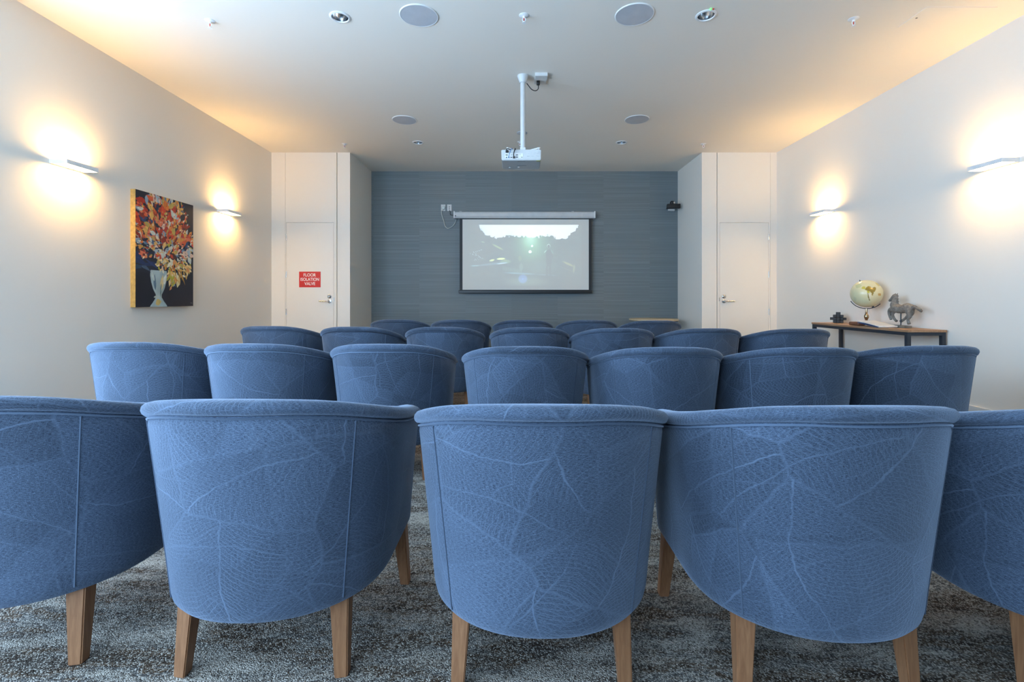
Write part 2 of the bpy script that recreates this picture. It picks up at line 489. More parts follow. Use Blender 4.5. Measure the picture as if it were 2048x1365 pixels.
def speaker(x, y, label):
    t = thing('ceiling_speaker', label, 'ceiling speaker', (x, y, CEIL), 0, 'round in-ceiling speakers')
    part('trim_ring', t, M['whitem'], lambda b: lathe(b, [(.124, 0), (.131, 0), (.131, -.003), (.128, -.006), (.124, -.006)], 64, ring=True), True)
    part('grille', t, M['grille'], lambda b: lathe(b, [(.0, 0), (.1238, 0), (.1238, -.005), (.0, -.007)], 64, cap=False), True)
speaker(-.658, 3.256, 'round grey ceiling speaker grille nearest the camera, left of the projector pole')
speaker(.809, 3.245, 'round grey ceiling speaker grille nearest the camera, right of the projector pole')
speaker(-1.20, 5.163, 'round grey ceiling speaker grille farther away, on the left by the small downlight')
speaker(1.31, 5.148, 'round grey ceiling speaker grille farther away, on the right by the small downlight')

def downlight(x, y, label, led=False):
    t = thing('downlight', label, 'downlight', (x, y, CEIL), 0, 'recessed ceiling downlights')
    part('trim_ring', t, M['whitem'], lambda b: lathe(b, [(.054, 0), (.070, 0), (.070, -.003), (.064, -.007), (.056, -.007), (.0545, -.003)], 48, ring=True), True)
    part('reflector', t, M['reflector'], lambda b: lathe(b, [(.0555, -.004), (.0565, .0), (.052, .03), (.042, .06), (.034, .075)], 48, cap=False), True)
    part('lens', t, M['white'], lambda b: lathe(b, [(.0, .072), (.036, .072), (.036, .078), (.0, .078)], 32), True)
    if led:
        part('indicator_light', t, M['green'], lambda b: lathe(b, [(.005, 0), (.005, -.006), (.003, -.009)], 12, Matrix.Translation((0, -.078, 0))))
        part('test_button', t, M['redb'], lambda b: lathe(b, [(.005, 0), (.005, -.006), (.003, -.009)], 12, Matrix.Translation((.018, -.078, 0))))
downlight(*DOWN[0], 'recessed chrome downlight left of the large speaker at top left')
downlight(*DOWN[1], 'recessed chrome downlight with green indicator at top right of the ceiling', True)
downlight(*DOWN[2], 'small distant recessed downlight over the left edge of the recess')
downlight(*DOWN[3], 'small distant recessed downlight over the right part of the recess')

def sprinkler(x, y, label):
    t = thing('fire_sprinkler', label, 'fire sprinkler', (x, y, CEIL), 0, 'pendent ceiling sprinklers')
    part('cover_ring', t, M['whitem'], lambda b: lathe(b, [(.0, 0), (.034, 0), (.034, -.002), (.022, -.008), (.0, -.009)], 32), True)
    def frame(b):
        lathe(b, [(.009, -.006), (.009, -.020)], 12)
        for s in (-1, 1): tube(b, [(s * .007, 0, -.018), (s * .011, 0, -.030), (s * .003, 0, -.044)], .0024, 6, 4)
        lathe(b, [(.004, -.040), (.004, -.050)], 10); lathe(b, [(.014, -.050), (.014, -.052)], 16)
    part('frame', t, M['whitem'], frame, True)
    part('glass_bulb', t, M['redb'], lambda b: lathe(b, [(.0028, -.020), (.0028, -.041)], 8), True)
sprinkler(-2.124, 3.32, 'small white ceiling sprinkler at the top left of the ceiling')
sprinkler(.058, 3.256, 'small white ceiling sprinkler at top centre between the two near speakers')
sprinkler(2.334, 3.297, 'small white ceiling sprinkler with red bulb at top right near the access panel')
sprinkler(-2.136, 5.964, 'distant white ceiling sprinkler just before the left recess corner')
sprinkler(2.348, 5.964, 'distant white ceiling sprinkler just before the right recess corner')
sprinkler(.055, 5.89, 'distant ceiling sprinkler mostly hidden behind the projector pole')
o = part('smoke_detector', None, M['grille'], lambda b: lathe(b, [(.0, 0), (.062, 0), (.062, -.004), (.055, -.008), (.0, -.009)], 40), True)
o.location = (.076, 5.568, CEIL); tag(o, 'flat round detector plate on the ceiling behind the projector pole', 'smoke detector')

# ------------------------------------------------------------------ projector on its pole
px, py = .064, 4.14
mount = thing('projector_mount', 'white ceiling pole mount that holds the projector', 'projector mount', (px, py, CEIL))
part('ceiling_cone', mount, M['white'], lambda b: lathe(b, [(.0, 0), (.048, 0), (.047, -.012), (.028, -.062), (.0, -.062)], 32), True)
part('pole', mount, M['white'], lambda b: lathe(b, [(.0215, -.055), (.0215, -.632)], 28), True)
part('bracket', mount, M['whitem'], lambda b: (box(b, -.024, .024, -.022, .022, -.668, -.626, .004), box(b, -.13, .13, -.09, .09, -.674, -.668)), False)
for sx, sy in ((-.13, -.08), (.135, -.08), (-.13, .08), (.13, .08)):
    part('arm', mount, M['whitem'], lambda b: (tube(b, [(0, 0, -.664), (sx * .6, sy * .6, -.655), (sx, sy, -.652)], .006, 8, 4), lathe(b, [(.012, -.655), (.012, -.649)], 12, Matrix.Translation((sx, sy, 0))), lathe(b, [(.005, -.680), (.005, -.65)], 10, Matrix.Translation((sx, sy, 0)))), True)

PW, PD, PH = .335, .27, .086
proj = thing('projector', 'white projector with cables hanging from the ceiling pole', 'projector', (.049, 4.145, 2.199))
proj.rotation_euler = (math.radians(-2.0), 0, math.radians(-.5))
def pb(b):
    b2 = bmesh.new(); pr = [(-PW / 2, -PD / 2), (PW / 2, -PD / 2), (PW / 2, PD / 2 - .03), (PW / 2 - .02, PD / 2 - .004), (0, PD / 2 + .008), (-PW / 2 + .02, PD / 2 - .004), (-PW / 2, PD / 2 - .03)]
    lo = [b2.verts.new((x * .985, y * .985, 0)) for x, y in pr]; hi = [b2.verts.new((x, y, PH)) for x, y in pr]
    b2.faces.new(lo[::-1]); b2.faces.new(hi)
    for i in range(len(pr)): b2.faces.new((lo[i], lo[(i + 1) % 7], hi[(i + 1) % 7], hi[i]))
    bmesh.ops.bevel(b2, geom=b2.edges[:], offset=.004, segments=2, affect='EDGES'); join(b, b2)
part('housing', proj, M['white'], pb)
part('underside', proj, M['greyp'], lambda b: box(b, -PW / 2 + .008, PW / 2 - .008, -PD / 2 + .008, PD / 2 - .03, -.003, .002))
part('top_plate', proj, M['black'], lambda b: box(b, -.155, .155, -.12, .12, PH, PH + .004))
part('port_panel', proj, M['whitem'], lambda b: box(b, -.136, .016, -PD / 2 - .001, -PD / 2 + .003, .012, .056, .0006))
part('warning_label', proj, M['yellow'], lambda b: box(b, .127, .163, -PD / 2 + .010, -PD / 2 + .026, -.0045, -.0025))
def ports(b):
    yy = -PD / 2 - .003
    for x, z, w, h in ((-.122, .041, .018, .006), (-.124, .020, .009, .008), (-.082, .020, .014, .006), (-.036, .041, .02, .006), (-.036, .022, .02, .006), (-.082, .042, .005, .005), (-.070, .042, .004, .004), (.006, .021, .012, .004), (-.010, .048, .006, .003)):
        box(b, x - w / 2, x + w / 2, yy, yy + .003, z - h / 2, z + h / 2)
part('ports', proj, M['steel'], ports)['kind'] = 'stuff'
def inkf(b):
    yy = -PD / 2 - .001
    random.seed(4)
    for k in range(16):
        x = .03 + .12 * random.random(); z = .026 + .05 * random.random(); w = .006 + .014 * random.random()
        box(b, x, min(x + w, .16), yy, yy + .002, z, z + .0012)
    for k in range(6):
        box(b, -.07 + k * .015, -.07 + k * .015 + .01, yy, yy + .002, .068 + .004 * (k % 2), .0695 + .004 * (k % 2))
part('printed_lines', proj, plain('pale_print', (.48, .52, .55), .6), inkf)['kind'] = 'stuff'
for mx0, mx1, my0, my1 in ((-.035, .045, .010, .015), (-.03, .035, -.105, -.1015), (-.112, -.09, .035, .042)):
    part('printed_mark', proj, M['ink'], lambda b: box(b, mx0, mx1, my0, my1, -.0042, -.0022))
part('foot', proj, M['white'], lambda b: lathe(b, [(.010, -.007), (.010, 0)], 16, Matrix.Translation((-.098, .06, 0))), True)
part('foot', proj, M['white'], lambda b: lathe(b, [(.010, -.007), (.010, 0)], 16, Matrix.Translation((-.022, .056, 0))), True)
part('lens', proj, M['black'], lambda b: lathe(b, [(.030, 0), (.030, .02), (.022, .022)], 24, Matrix.Translation((-.02, PD / 2 - .004, .042)) @ Matrix.Rotation(-PI / 2, 4, 'X')), True)

def Wp(x, y, z): return proj.matrix_basis @ Vector((x, y, z))
yb = -PD / 2 - .006
def cable(name, label, mat, pts, r, plug=None):
    bm = bmesh.new(); tube(bm, pts, r, 8, 8); o = obj(name, bm, mat, None, True); tag(o, label, 'cable')
    if plug:
        b2 = bmesh.new(); c = Vector(plug[0]); w, d, h = plug[1]; box(b2, c.x - w / 2, c.x + w / 2, c.y - d / 2, c.y + d / 2, c.z - h / 2, c.z + h / 2, .003)
        obj('plug', b2, mat, o)
    return o
cable('power_cable', 'black power cable curling into the top left of the projector back', M['black'],
      [Wp(-.119, yb - .01, .072), Wp(-.119, yb - .015, .088), Wp(-.10, yb + .03, .098), Wp(-.085, yb + .05, .100), Wp(-.085, yb + .09, .098)], .004, (Wp(-.119, yb - .004, .068), (.024, .02, .018)))
cable('network_cable', 'thin blue network cable hanging over the projector back', M['cordb'],
      [Wp(-.105, yb - .006, .018), Wp(-.103, yb - .014, .03), Wp(-.090, yb - .02, .065), Wp(-.078, yb - .008, .092), Wp(-.068, yb + .05, .100), Wp(-.064, yb + .09, .098)], .0025, (Wp(-.105, yb - .004, .018), (.009, .012, .009)))
cable('video_cable', 'thick black video cable plugged into the middle of the projector back', M['black'],
      [Wp(-.062, yb - .010, .022), Wp(-.063, yb - .018, .045), Wp(-.055, yb - .014, .075), Wp(-.050, yb + .01, .098), Wp(-.048, yb + .06, .101), Wp(-.048, yb + .09, .099)], .0045, (Wp(-.061, yb - .006, .018), (.017, .016, .016)))

# outlet on the ceiling beside the pole
so = thing('ceiling_power_socket', 'white surface power socket block on the ceiling beside the pole', 'power socket', (.225, 4.16, CEIL))
part('mounting_block', so, M['white'], lambda b: box(b, -.057, .050, -.085, .005, -.030, 0, .003))
part('socket_plate', so, M['white'], lambda b: box(b, -.057, .048, .005, .115, -.014, 0, .003))
part('plug', so, M['black'], lambda b: (box(b, -.040, -.010, .03, .062, -.05, -.012, .006)), True)
cable('black_lead', 'black lead looping from the ceiling socket to the projector pole', M['black'],
      [(.200, 4.205, CEIL - .045), (.200, 4.20, CEIL - .085), (.175, 4.18, CEIL - .112), (.14, 4.16, CEIL - .108), (.110, 4.15, CEIL - .076), (.0975, 4.14, CEIL - .066)], .0038)

# ------------------------------------------------------------------ wall lamps
def sconce(x, s, y0, label):
    """s = direction into the room"""
    t = thing('wall_lamp', label, 'wall lamp', (x, y0 + .125, 1.976), 0, 'slim up-and-down wall lamps')
    t.rotation_euler = (0, 0, 0 if s > 0 else PI)
    L, D, H, w = .125, .125, .031, .006
    def fr(b):
        box(b, 0, .012, -L, L, 0, H); box(b, D - w, D, -L, L, 0, H); box(b, .012, D - w, -L, -L + w, 0, H); box(b, .012, D - w, L - w, L, 0, H)
        box(b, .012, .024, -L + w, L - w, 0, H)
    part('frame', t, M['whitem'], fr)
    part('lower_diffuser', t, M['glow'], lambda b: box(b, .0245, D - w - .0005, -L + w + .0005, L - w - .0005, .004, .008))
    part('upper_diffuser', t, M['glow_up'], lambda b: box(b, .0245, D - w - .0005, -L + w + .0005, L - w - .0005, H - .008, H - .004))
sconce(XL, 1, 3.307, 'white slab wall lamp nearest the camera on the left wall')
sconce(XL, 1, 5.165, 'white slab wall lamp right of the painting, nearer the left door')
sconce(XR, -1, 3.273, 'white slab wall lamp nearest the camera on the right wall')
sconce(XR, -1, 5.165, 'white slab wall lamp nearer the right door, above the console table')

# ------------------------------------------------------------------ paint helpers
def paint_grid(name, nx, ny, fn, w, h, mat, parent=None):
    """flat grid w x h in the XZ plane, lower left at the origin, one colour per vertex"""
    xs = np.linspace(0, 1, nx); ys = np.linspace(0, 1, ny)
    U, V = np.meshgrid(xs, ys)
    C = fn(U, V)
    verts = np.stack([U * w, np.zeros_like(U), V * h], -1).reshape(-1, 3)
    i = np.arange(nx * ny).reshape(ny, nx)
    f = np.stack([i[:-1, :-1], i[:-1, 1:], i[1:, 1:], i[1:, :-1]], -1).reshape(-1, 4)
    me = bpy.data.meshes.new(name); me.from_pydata(verts.tolist(), [], f.tolist())
    ca = me.color_attributes.new('paint', 'FLOAT_COLOR', 'POINT')
    ca.data.foreach_set('color', np.concatenate([C.reshape(-1, 3), np.ones((nx * ny, 1))], 1).astype(np.float32).ravel())
    me.materials.append(mat)
    o = bpy.data.objects.new(name, me); COL.objects.link(o)
    if parent: o.parent = parent
    return o
def lin(r, g, b):
    return np.array([(c / 255 / 12.92 if c / 255 < .04045 else ((c / 255 + .055) / 1.055) ** 2.4) for c in (r, g, b)])
def vnoise(U, V, s, seed):
    rs = np.random.RandomState(seed); n = 64; g = rs.rand(n, n)
    x = (U * s) % n; y = (V * s) % n
    xi = x.astype(int); yi = y.astype(int); fx = x - xi; fy = y - yi
    fx = fx * fx * (3 - 2 * fx); fy = fy * fy * (3 - 2 * fy)
    a = g[yi % n, xi % n]; b = g[yi % n, (xi + 1) % n]; c = g[(yi + 1) % n, xi % n]; d = g[(yi + 1) % n, (xi + 1) % n]
    return (a * (1 - fx) + b * fx) * (1 - fy) + (c * (1 - fx) + d * fx) * fy
def sstep(a, b, x):
    t = np.clip((x - a) / (b - a), 0, 1); return t * t * (3 - 2 * t)

# ------------------------------------------------------------------ flower painting
def flower_picture(U, V):
    AS = .99 / .72
    C = np.zeros(U.shape + (3,)) + lin(22, 27, 46)
    nz = vnoise(U, V, 9, 3)[..., None]
    C = C * (1 + .5 * (nz - .5)) 
    C[(V < .30)] *= .75
    # deep blue leaves over the vase
    rs = random.Random(11)
    def stroke(u, v, L, W, ang, col, pointy=1.0):
        du = U - u; dv = (V - v) * AS
        ca, sa = math.cos(ang), math.sin(ang)
        a = (du * ca + dv * sa) / L; b = (-du * sa + dv * ca) / W
        prof = np.clip(1 - np.abs(a) ** (1.6 / pointy), 0, 1) * (1 - .25 * a)
        m = (np.abs(a) < 1) & (np.abs(b + .25 * a * a - .1) < prof)
        sh = (1 + .30 * (vnoise(U * 3, V * 3, 16, int(u * 9999) % 97) - .5))[..., None]
        C[m] = (col * sh)[m] if hasattr(sh, 'shape') else col
    navy, teal, slate = lin(24, 48, 92), lin(40, 70, 90), lin(70, 95, 120)
    # vase
    def halfw(v):
        return np.interp(v, [0, .012, .05, .085, .11, .16, .22, .28, .325], [.145, .135, .085, .048, .050, .095, .125, .142, .135])
    hw = halfw(V); m = (V < .325) & (np.abs(U - .365) < hw)
    vcol = (lin(168, 184, 184)[None, None] * (.85 + .5 * vnoise(U, V, 14, 5))[..., None])
    C[m] = vcol[m]
    for u, v, L, W, a, c in ((.42, .22, .10, .028, 1.45, lin(225, 205, 150)), (.47, .25, .07, .025, 1.3, lin(235, 232, 215)), (.30, .22, .10, .02, 1.65, lin(95, 120, 138)),
                             (.36, .04, .05, .04, 0.3, lin(215, 185, 110)), (.33, .09, .05, .014, 0.1, lin(190, 198, 190)), (.40, .15, .09, .012, 1.5, lin(120, 140, 140)), (.27, .27, .06, .02, 1.9, lin(200, 212, 205))):
        stroke(u, v, L, W, a, c, .8)
    for k in range(26):
        stroke(rs.uniform(.0, .42), rs.uniform(.34, .47), rs.uniform(.06, .13), rs.uniform(.012, .03), rs.uniform(-.5, .6), rs.choice([navy, navy, lin(35, 60, 110), slate, lin(28, 34, 50), teal]))
    reds = [lin(190, 52, 30), lin(214, 70, 34), lin(224, 96, 50), lin(150, 44, 26), lin(120, 46, 30), lin(228, 120, 84)]
    oranges = [lin(226, 120, 44), lin(224, 150, 70), lin(205, 160, 90), lin(196, 168, 86), lin(232, 176, 90)]
    pales = [lin(214, 214, 200), lin(176, 190, 196), lin(140, 162, 178), lin(230, 210, 180), lin(236, 200, 176), lin(98, 128, 156)]
    creams = [lin(240, 212, 150), lin(242, 196, 120), lin(228, 180, 90), lin(236, 226, 196), lin(190, 176, 50), lin(226, 150, 90), lin(244, 222, 176)]
    darks = [lin(30, 38, 66), lin(24, 28, 48), lin(86, 44, 36), lin(44, 70, 110)]
    n = 0
    while n < 560:
        u = rs.uniform(-.02, 1.03); v = rs.uniform(.20, 1.02)
        # body of the bouquet
        r = math.hypot((u - .48) / .56, (v - .68) / .36)
        droop = (.50 < u < .95) and (.17 + abs(u - .62) * .55 < v < .5)
        if r > 1 and not droop: continue
        if u > .80 and v > .86 - (u - .80) * 1.0: continue
        if u < .34 and v < .42: continue
        n += 1
        ang = math.atan2((v - .50) * AS, u - .50) + rs.uniform(-1.0, 1.0)
        q = rs.random()
        if v > .60 and u < .95:
            pal = reds if q < .50 else oranges if q < .76 else pales if q < .92 else darks
        elif v > .44:
            pal = pales if q < .42 else reds if q < .60 else oranges if q < .78 else creams if q < .88 else darks
        else:
            pal = creams if q < .70 else oranges if q < .80 else pales if q < .93 else reds
        if u < .25 and v < .6: pal = darks if q < .3 else reds if q < .6 else pales if q < .85 else oranges
        L = rs.uniform(.028, .078) * (.75 if v < .45 else 1); stroke(u, v, L, L * rs.uniform(.34, .62), ang, rs.choice(pal), rs.uniform(.8, 1.2))
    for k in range(330):      # small dabs over the big leaves
        u = rs.uniform(.0, 1.0); v = rs.uniform(.34, 1.0)
        if math.hypot((u - .48) / .54, (v - .68) / .35) > 1 or (u < .34 and v < .42): continue
        pal = rs.choice([reds, reds, oranges, pales, darks]) if v > .58 else rs.choice([creams, pales, pales, oranges, darks])
        L = rs.uniform(.010, .030); stroke(u, v, L, L * rs.uniform(.25, .5), math.atan2((v - .50) * AS, u - .50) + rs.uniform(-.8, .8), rs.choice(pal))
    for u, v in ((.58, .30), (.62, .27), (.60, .24), (.55, .22), (.60, .20), (.57, .17), (.63, .22), (.86, .28), (.88, .31)):
        stroke(u, v, .035, .016, rs.uniform(-2.2, -1.2), rs.choice(creams))
    for u0, v0, a in ((.66, .30, -1.35), (.72, .31, -1.25), (.77, .30, -1.35), (.80, .26, -1.1)):
        stroke(u0, v0, .09, .009, a, lin(206, 150, 50))
    # twin signature strokes
    for u in (.955, .975): stroke(u, .03, .011, .003, 1.5, lin(150, 150, 150))
    return C
art = thing('painting', 'tall canvas painting of red and cream flowers in a vase on left wall', 'painting', (XL, 4.006, .9645))
pw, ph, pdp = .716, .993, .042
part('canvas_body', art, plain('dark_canvas_edge', (.03, .03, .04), .7), lambda b: box(b, .001, pdp - .0015, .002, pw, 0.002, ph - .002))
part('gold_edge', art, M['gold'], lambda b: (box(b, 0, pdp, -.001, .002, 0, ph), box(b, .0, pdp, .002, pw, ph - .002, ph + .001), box(b, 0, pdp, .002, pw, -.001, .002)))
pic = paint_grid('painted_face', 280, 386, flower_picture, pw, ph, mat_vcol('oil_paint', rough=.45), art)
pic.rotation_euler = (0, 0, PI / 2); pic.location = (pdp + .0005, 0, 0)

# ------------------------------------------------------------------ projection screen
def film_picture(U, V):
    # the whole viewing surface; the picture fills a rectangle inside it
    C = np.zeros(U.shape + (3,))
    u = (U - .055) / .89; v = (V - .055) / .865
    inside = (u > 0) & (u < 1) & (v > 0) & (v < 1)
    u = np.clip(u, 0, 1); v = np.clip(v, 0, 1)
    sky = .72 * lin(222, 234, 248) * np.ones_like(C)
    cl = sstep(.35, .65, vnoise(u * 2, v * 3, 5, 8))[..., None]
    left = (sstep(.30, .12, u) * .5)[..., None]
    sky = sky * (1 - left * (1 - cl)) + lin(150, 190, 235) * left * (1 - cl)
    # tree line
    tl = np.interp(u, [0, .07, .10, .14, .17, .22, .26, .30, .34, .38, .44, .50, .55, .60, .66, .72, .76, .80, .86, .90, .94, .97, 1.],
                      [1.2, 1.1, .93, .86, .83, .80, .76, .80, .83, .84, .79, .82, .77, .80, .79, .81, .80, .75, .76, .84, .90, .95, .97])
    tl = tl + .03 * (vnoise(u, v * 0, 110, 12) ** 2) + .035 * (vnoise(u, v * 0, 60, 2) - .5) + .05 * (vnoise(u, v, 62, 4) - .5) + .025 * (vnoise(u, v * 0, 26, 9) - .5)
    tree = v < tl
    dk = lin(30, 42, 34) * np.ones_like(C)
    dk = dk * (.4 + 1.2 * vnoise(u, v, 30, 6) * vnoise(u, v, 9, 16))[..., None]
    dk *= sstep(0, .22, v)[..., None] * .8 + .2
    C = np.where(tree[..., None], dk, sky)
    # sun glow through the trees
    gl = np.exp(-(((u - .555) / .13) ** 2 + ((v - .70) / .30) ** 2))[..., None]
    C += gl * lin(95, 150, 110) * .7
    g2 = np.exp(-(((u - .54) / .055) ** 2 + ((v - .76) / .10) ** 2))[..., None]
    C += g2 * lin(120, 160, 140) * .8
    # lawns, path and bank
    def blob(u0, v0, a, b, rot, col, soft=.5):
        nonlocal C
        du = u - u0; dv = (v - v0) * .56
        x = (du * math.cos(rot) + dv * math.sin(rot)) / a; y = (-du * math.sin(rot) + dv * math.cos(rot)) / b
        m = sstep(1, soft, np.hypot(x, y))[..., None]
        C = C * (1 - m) + col * m
    blob(.20, .42, .028, .010, .25, lin(190, 205, 120)); blob(.28, .445, .045, .010, .06, lin(205, 222, 130)); blob(.32, .40, .06, .022, .0, lin(88, 112, 70))
    blob(.20, .36, .18, .012, .12, lin(70, 92, 100)); blob(.29, .37, .06, .006, .12, lin(150, 180, 190)); blob(.05, .33, .05, .006, .05, lin(110, 140, 145))
    blob(.25, .64, .07, .010, -.5, lin(120, 135, 80)); blob(.12, .72, .02, .006, -.2, lin(120, 140, 110))
    blob(.50, .07, .26, .06, .0, lin(70, 82, 66), .2); blob(.62, .32, .22, .10, .0, lin(48, 74, 66), .1)
    blob(.45, .205, .17, .010, -.05, lin(80, 110, 120)); blob(.68, .18, .12, .008, -.06, lin(60, 84, 90))
    blob(.88, .36, .07, .012, -.45, lin(110, 112, 60)); blob(.93, .28, .012, .05, -.1, lin(100, 104, 70)); blob(.86, .28, .1, .004, -.4, lin(60, 66, 56))
    for k in range(14):     # balustrade
        blob(.30 + k * .0125, .29 - k * .004, .0035, .028, 0, lin(80, 102, 84))
    blob(.46, .31, .022, .045, 0, lin(74, 96, 84)); blob(.45, .45, .02, .03, 0, lin(78, 96, 60))
    rs = random.Random(3)
    for k in range(30): blob(.06 + .03 * math.sin(k * .25) + rs.uniform(-.03, .03), .42 + k * .006, .004, .004, 0, lin(170, 190, 195) * rs.uniform(.4, 1))
    # standing figure
    C0 = C.copy()
    fig = lin(14, 22, 20)
    blob(.705, .655, .016, .020, 0, lin(170, 195, 180), .8); blob(.705, .650, .013, .017, 0, fig, .8)
    blob(.712, .50, .034, .060, 0, fig, .85); blob(.708, .40, .028, .05, 0, fig, .85)
    blob(.690, .26, .011, .050, .0, fig, .85); blob(.718, .26, .012, .050, .0, fig, .85)
    blob(.69, .175, .014, .006, 0, fig, .8); blob(.722, .168, .020, .006, 0, fig, .8)
    blob(.675, .565, .022, .004, .9, lin(150, 190, 165)); blob(.735, .56, .03, .004, -1.1, lin(90, 130, 110))
    # flare spots
    blob(.557, .655, .010, .010, 0, lin(245, 250, 255), .7); blob(.540, .56, .014, .014, 0, lin(225, 235, 225), .85)
    h = np.hypot(u - .475, (v - .115) * .56)
    ring = (sstep(.048, .030, h) * .55 + sstep(.010, .0, h) * .8)[..., None]
    C += ring * lin(70, 100, 170)
    C = np.where(inside[..., None], C, 0) + .004
    return np.clip(C, 0, 1.5)
SY = 7.165
scr = thing('projection_screen', 'pull-down projection screen showing a park scene with standing figure', 'projection screen', (0, 0, 0))
a0, a1 = at(908, 436.5, 7.12), at(1190, 423, 7.12)
def casing(b):
    b2 = bmesh.new()
    zb, zt = a0.z, a1.z; h = zt - zb
    pr = [(7.250, zb + .01), (7.250, zt), (7.14, zt), (7.118, zt - .012), (7.112, zt - .035), (7.112, zb + .03), (7.125, zb + .006), (7.14, zb)]
    L = [b2.verts.new((a0.x, y, z)) for y, z in pr]; R = [b2.verts.new((a1.x, y, z)) for y, z in pr]
    b2.faces.new(L); b2.faces.new(R[::-1])
    for i in range(len(pr)): b2.faces.new((L[i], R[i], R[(i + 1) % 8], L[(i + 1) % 8]))
    bmesh.ops.recalc_face_normals(b2, faces=b2.faces); join(b, b2)
part('casing', scr, M['white'], casing)
part('end_cap', scr, M['whitem'], lambda b: box(b, a0.x - .006, a0.x + .012, 7.108, 7.250, a0.z - .001, a1.z + .002, .004))
part('end_cap', scr, M['whitem'], lambda b: box(b, a1.x - .012, a1.x + .006, 7.108, 7.250, a0.z - .001, a1.z + .002, .004))
for xx in (920.5, 1146): part('hanging_clip', scr, M['whitem'], lambda b: box(b, at(xx, 0, 7.12).x - .018, at(xx, 0, 7.12).x + .018, 7.15, 7.256, a1.z - .004, a1.z + .007, .002))
part('infrared_eye', scr, M['black'], lambda b: box(b, at(911, 0, 7.11).x - .007, at(911, 0, 7.11).x + .007, 7.108, 7.114, 2.262, 2.276))
part('maker_mark', scr, M['grille'], lambda b: box(b, at(1166, 0, 7.11).x, at(1176, 0, 7.11).x, 7.1105, 7.113, at(0, 431, 7.11).z, at(0, 430, 7.11).z))
s0, s1 = at(919.3, 583, SY), at(1183, 436, SY)
w0, w1 = at(925, 580, SY), at(1177.5, 439, SY)
part('black_border', scr, M['dark'], lambda b: (box(b, s0.x, w0.x, SY, SY + .003, s0.z, s1.z), box(b, w1.x, s1.x, SY, SY + .003, s0.z, s1.z), box(b, w0.x, w1.x, SY, SY + .003, s0.z, w0.z), box(b, w0.x, w1.x, SY, SY + .003, w1.z, s1.z)))
film = paint_grid('viewing_surface', 420, 236, film_picture, w1.x - w0.x, w1.z - w0.z, mat_vcol('lit_screen_cloth', rough=.8, emit=.8), scr)
film.location = (w0.x, SY + .001, w0.z)
part('screen_backing', scr, M['dark'], lambda b: box(b, w0.x, w1.x, SY + .002, SY + .003, w0.z, w1.z))
part('weight_bar', scr, M['black'], lambda b: box(b, s0.x - .014, s1.x + .008, SY - .012, SY + .014, at(0, 587, SY).z, at(0, 580.8, SY).z, .006))

# wall outlets
def plate(name, x, y, label, cat):
    c = at(x, y, 7.25)
    return thing(name, label, cat, (c.x, YR, c.z)), c
t1, c1 = plate('power_socket', 886.5, 415.8, 'white power socket left of the screen with a pale cord plugged in', 'power socket')
part('plate', t1, M['white'], lambda b: box(b, -.034, .034, -.010, 0, -.050, .050, .003))
part('plug', t1, M['cordw'], lambda b: (lathe(b, [(.0, 0), (.027, 0), (.027, .018), (.019, .026), (.0, .027)], 24, Matrix.Translation((.004, -.010, -.006)) @ Matrix.Rotation(PI / 2, 4, 'X')), box(b, -.03, .0, -.03, -.01, -.045, -.02, .004)), True)
t2, c2 = plate('data_outlet', 898.7, 415.8, 'white data outlet plate with two small ports left of screen', 'data outlet')
part('plate', t2, M['white'], lambda b: box(b, -.034, .034, -.010, 0, -.050, .050, .003))
for z in (.011, -.017): part('port', t2, M['steel'], lambda b: box(b, -.006, .007, -.0115, -.008, z - .006, z + .006))
Q = 7.235
bm = bmesh.new(); tube(bm, [at(883, 421, Q), at(883, 427, Q), at(884.5, 433, Q), at(887.8, 443, Q), at(890, 452, Q), at(895.5, 457, Q), at(904, 453.5, Q), at(909.5, 447, Q), at(912.3, 440, Q), at(911, 435.2, 7.2)], .0048, 8, 6)
tag(obj('screen_cord', bm, M['cordw'], None, True), 'pale cord drooping from the wall socket to the screen casing', 'cable')
bm = bmesh.new(); tube(bm, [at(899, 420.5, Q), at(900, 424, Q), at(900.3, 429, Q), at(903, 430.5, Q), at(907.6, 430.8, Q)], .004, 8, 5)
tag(obj('control_cord', bm, M['steel'], None, True), 'short dark cord from the data outlet to the screen casing', 'cable')

# conference camera near the right end of the wall
cc = thing('wall_camera', 'black camera bar with round lens head in the recess right corner', 'camera', (0, 0, 0))
Z7 = 7.02
def camb(b):
    b2 = bmesh.new(); l = at(1334, 411, Z7); box(b2, -.095, .095, -.03, .03, -.034, .034, .010, 3)
    join(b, b2, Matrix.Translation((at(1347, 413, Z7).x, Z7, at(1347, 412.9, Z7).z)) @ Matrix.Rotation(math.radians(-4), 4, 'Z'))
part('speaker_bar', cc, M['black'], camb, True)
ch = at(1344.5, 406.5, Z7)
part('lens_head', cc, M['black'], lambda b: lathe(b, [(.0, -.03), (.022, -.029), (.034, -.012), (.036, .0), (.034, .012), (.022, .029), (.0, .03)], 24, Matrix.Translation(ch)), True)
part('lens', cc, M['chrome'], lambda b: lathe(b, [(.013, 0), (.013, .008), (.0, .009)], 20, Matrix.Translation(ch + Vector((.018, -.026, .001))) @ Matrix.Rotation(PI / 2, 4, 'X')), True)
part('bracket', cc, M['black'], lambda b: box(b, ch.x - .015, ch.x + .045, Z7, YR, at(0, 413, Z7).z, at(0, 410, Z7).z))
wb = at(1343.3, 419.6, 7.22)
t3 = thing('wall_outlet', 'small white outlet box just beneath the black wall camera', 'wall outlet', (wb.x, YR, wb.z))
part('box', t3, M['white'], lambda b: box(b, -.049, .049, -.035, 0, -.018, .03, .004))

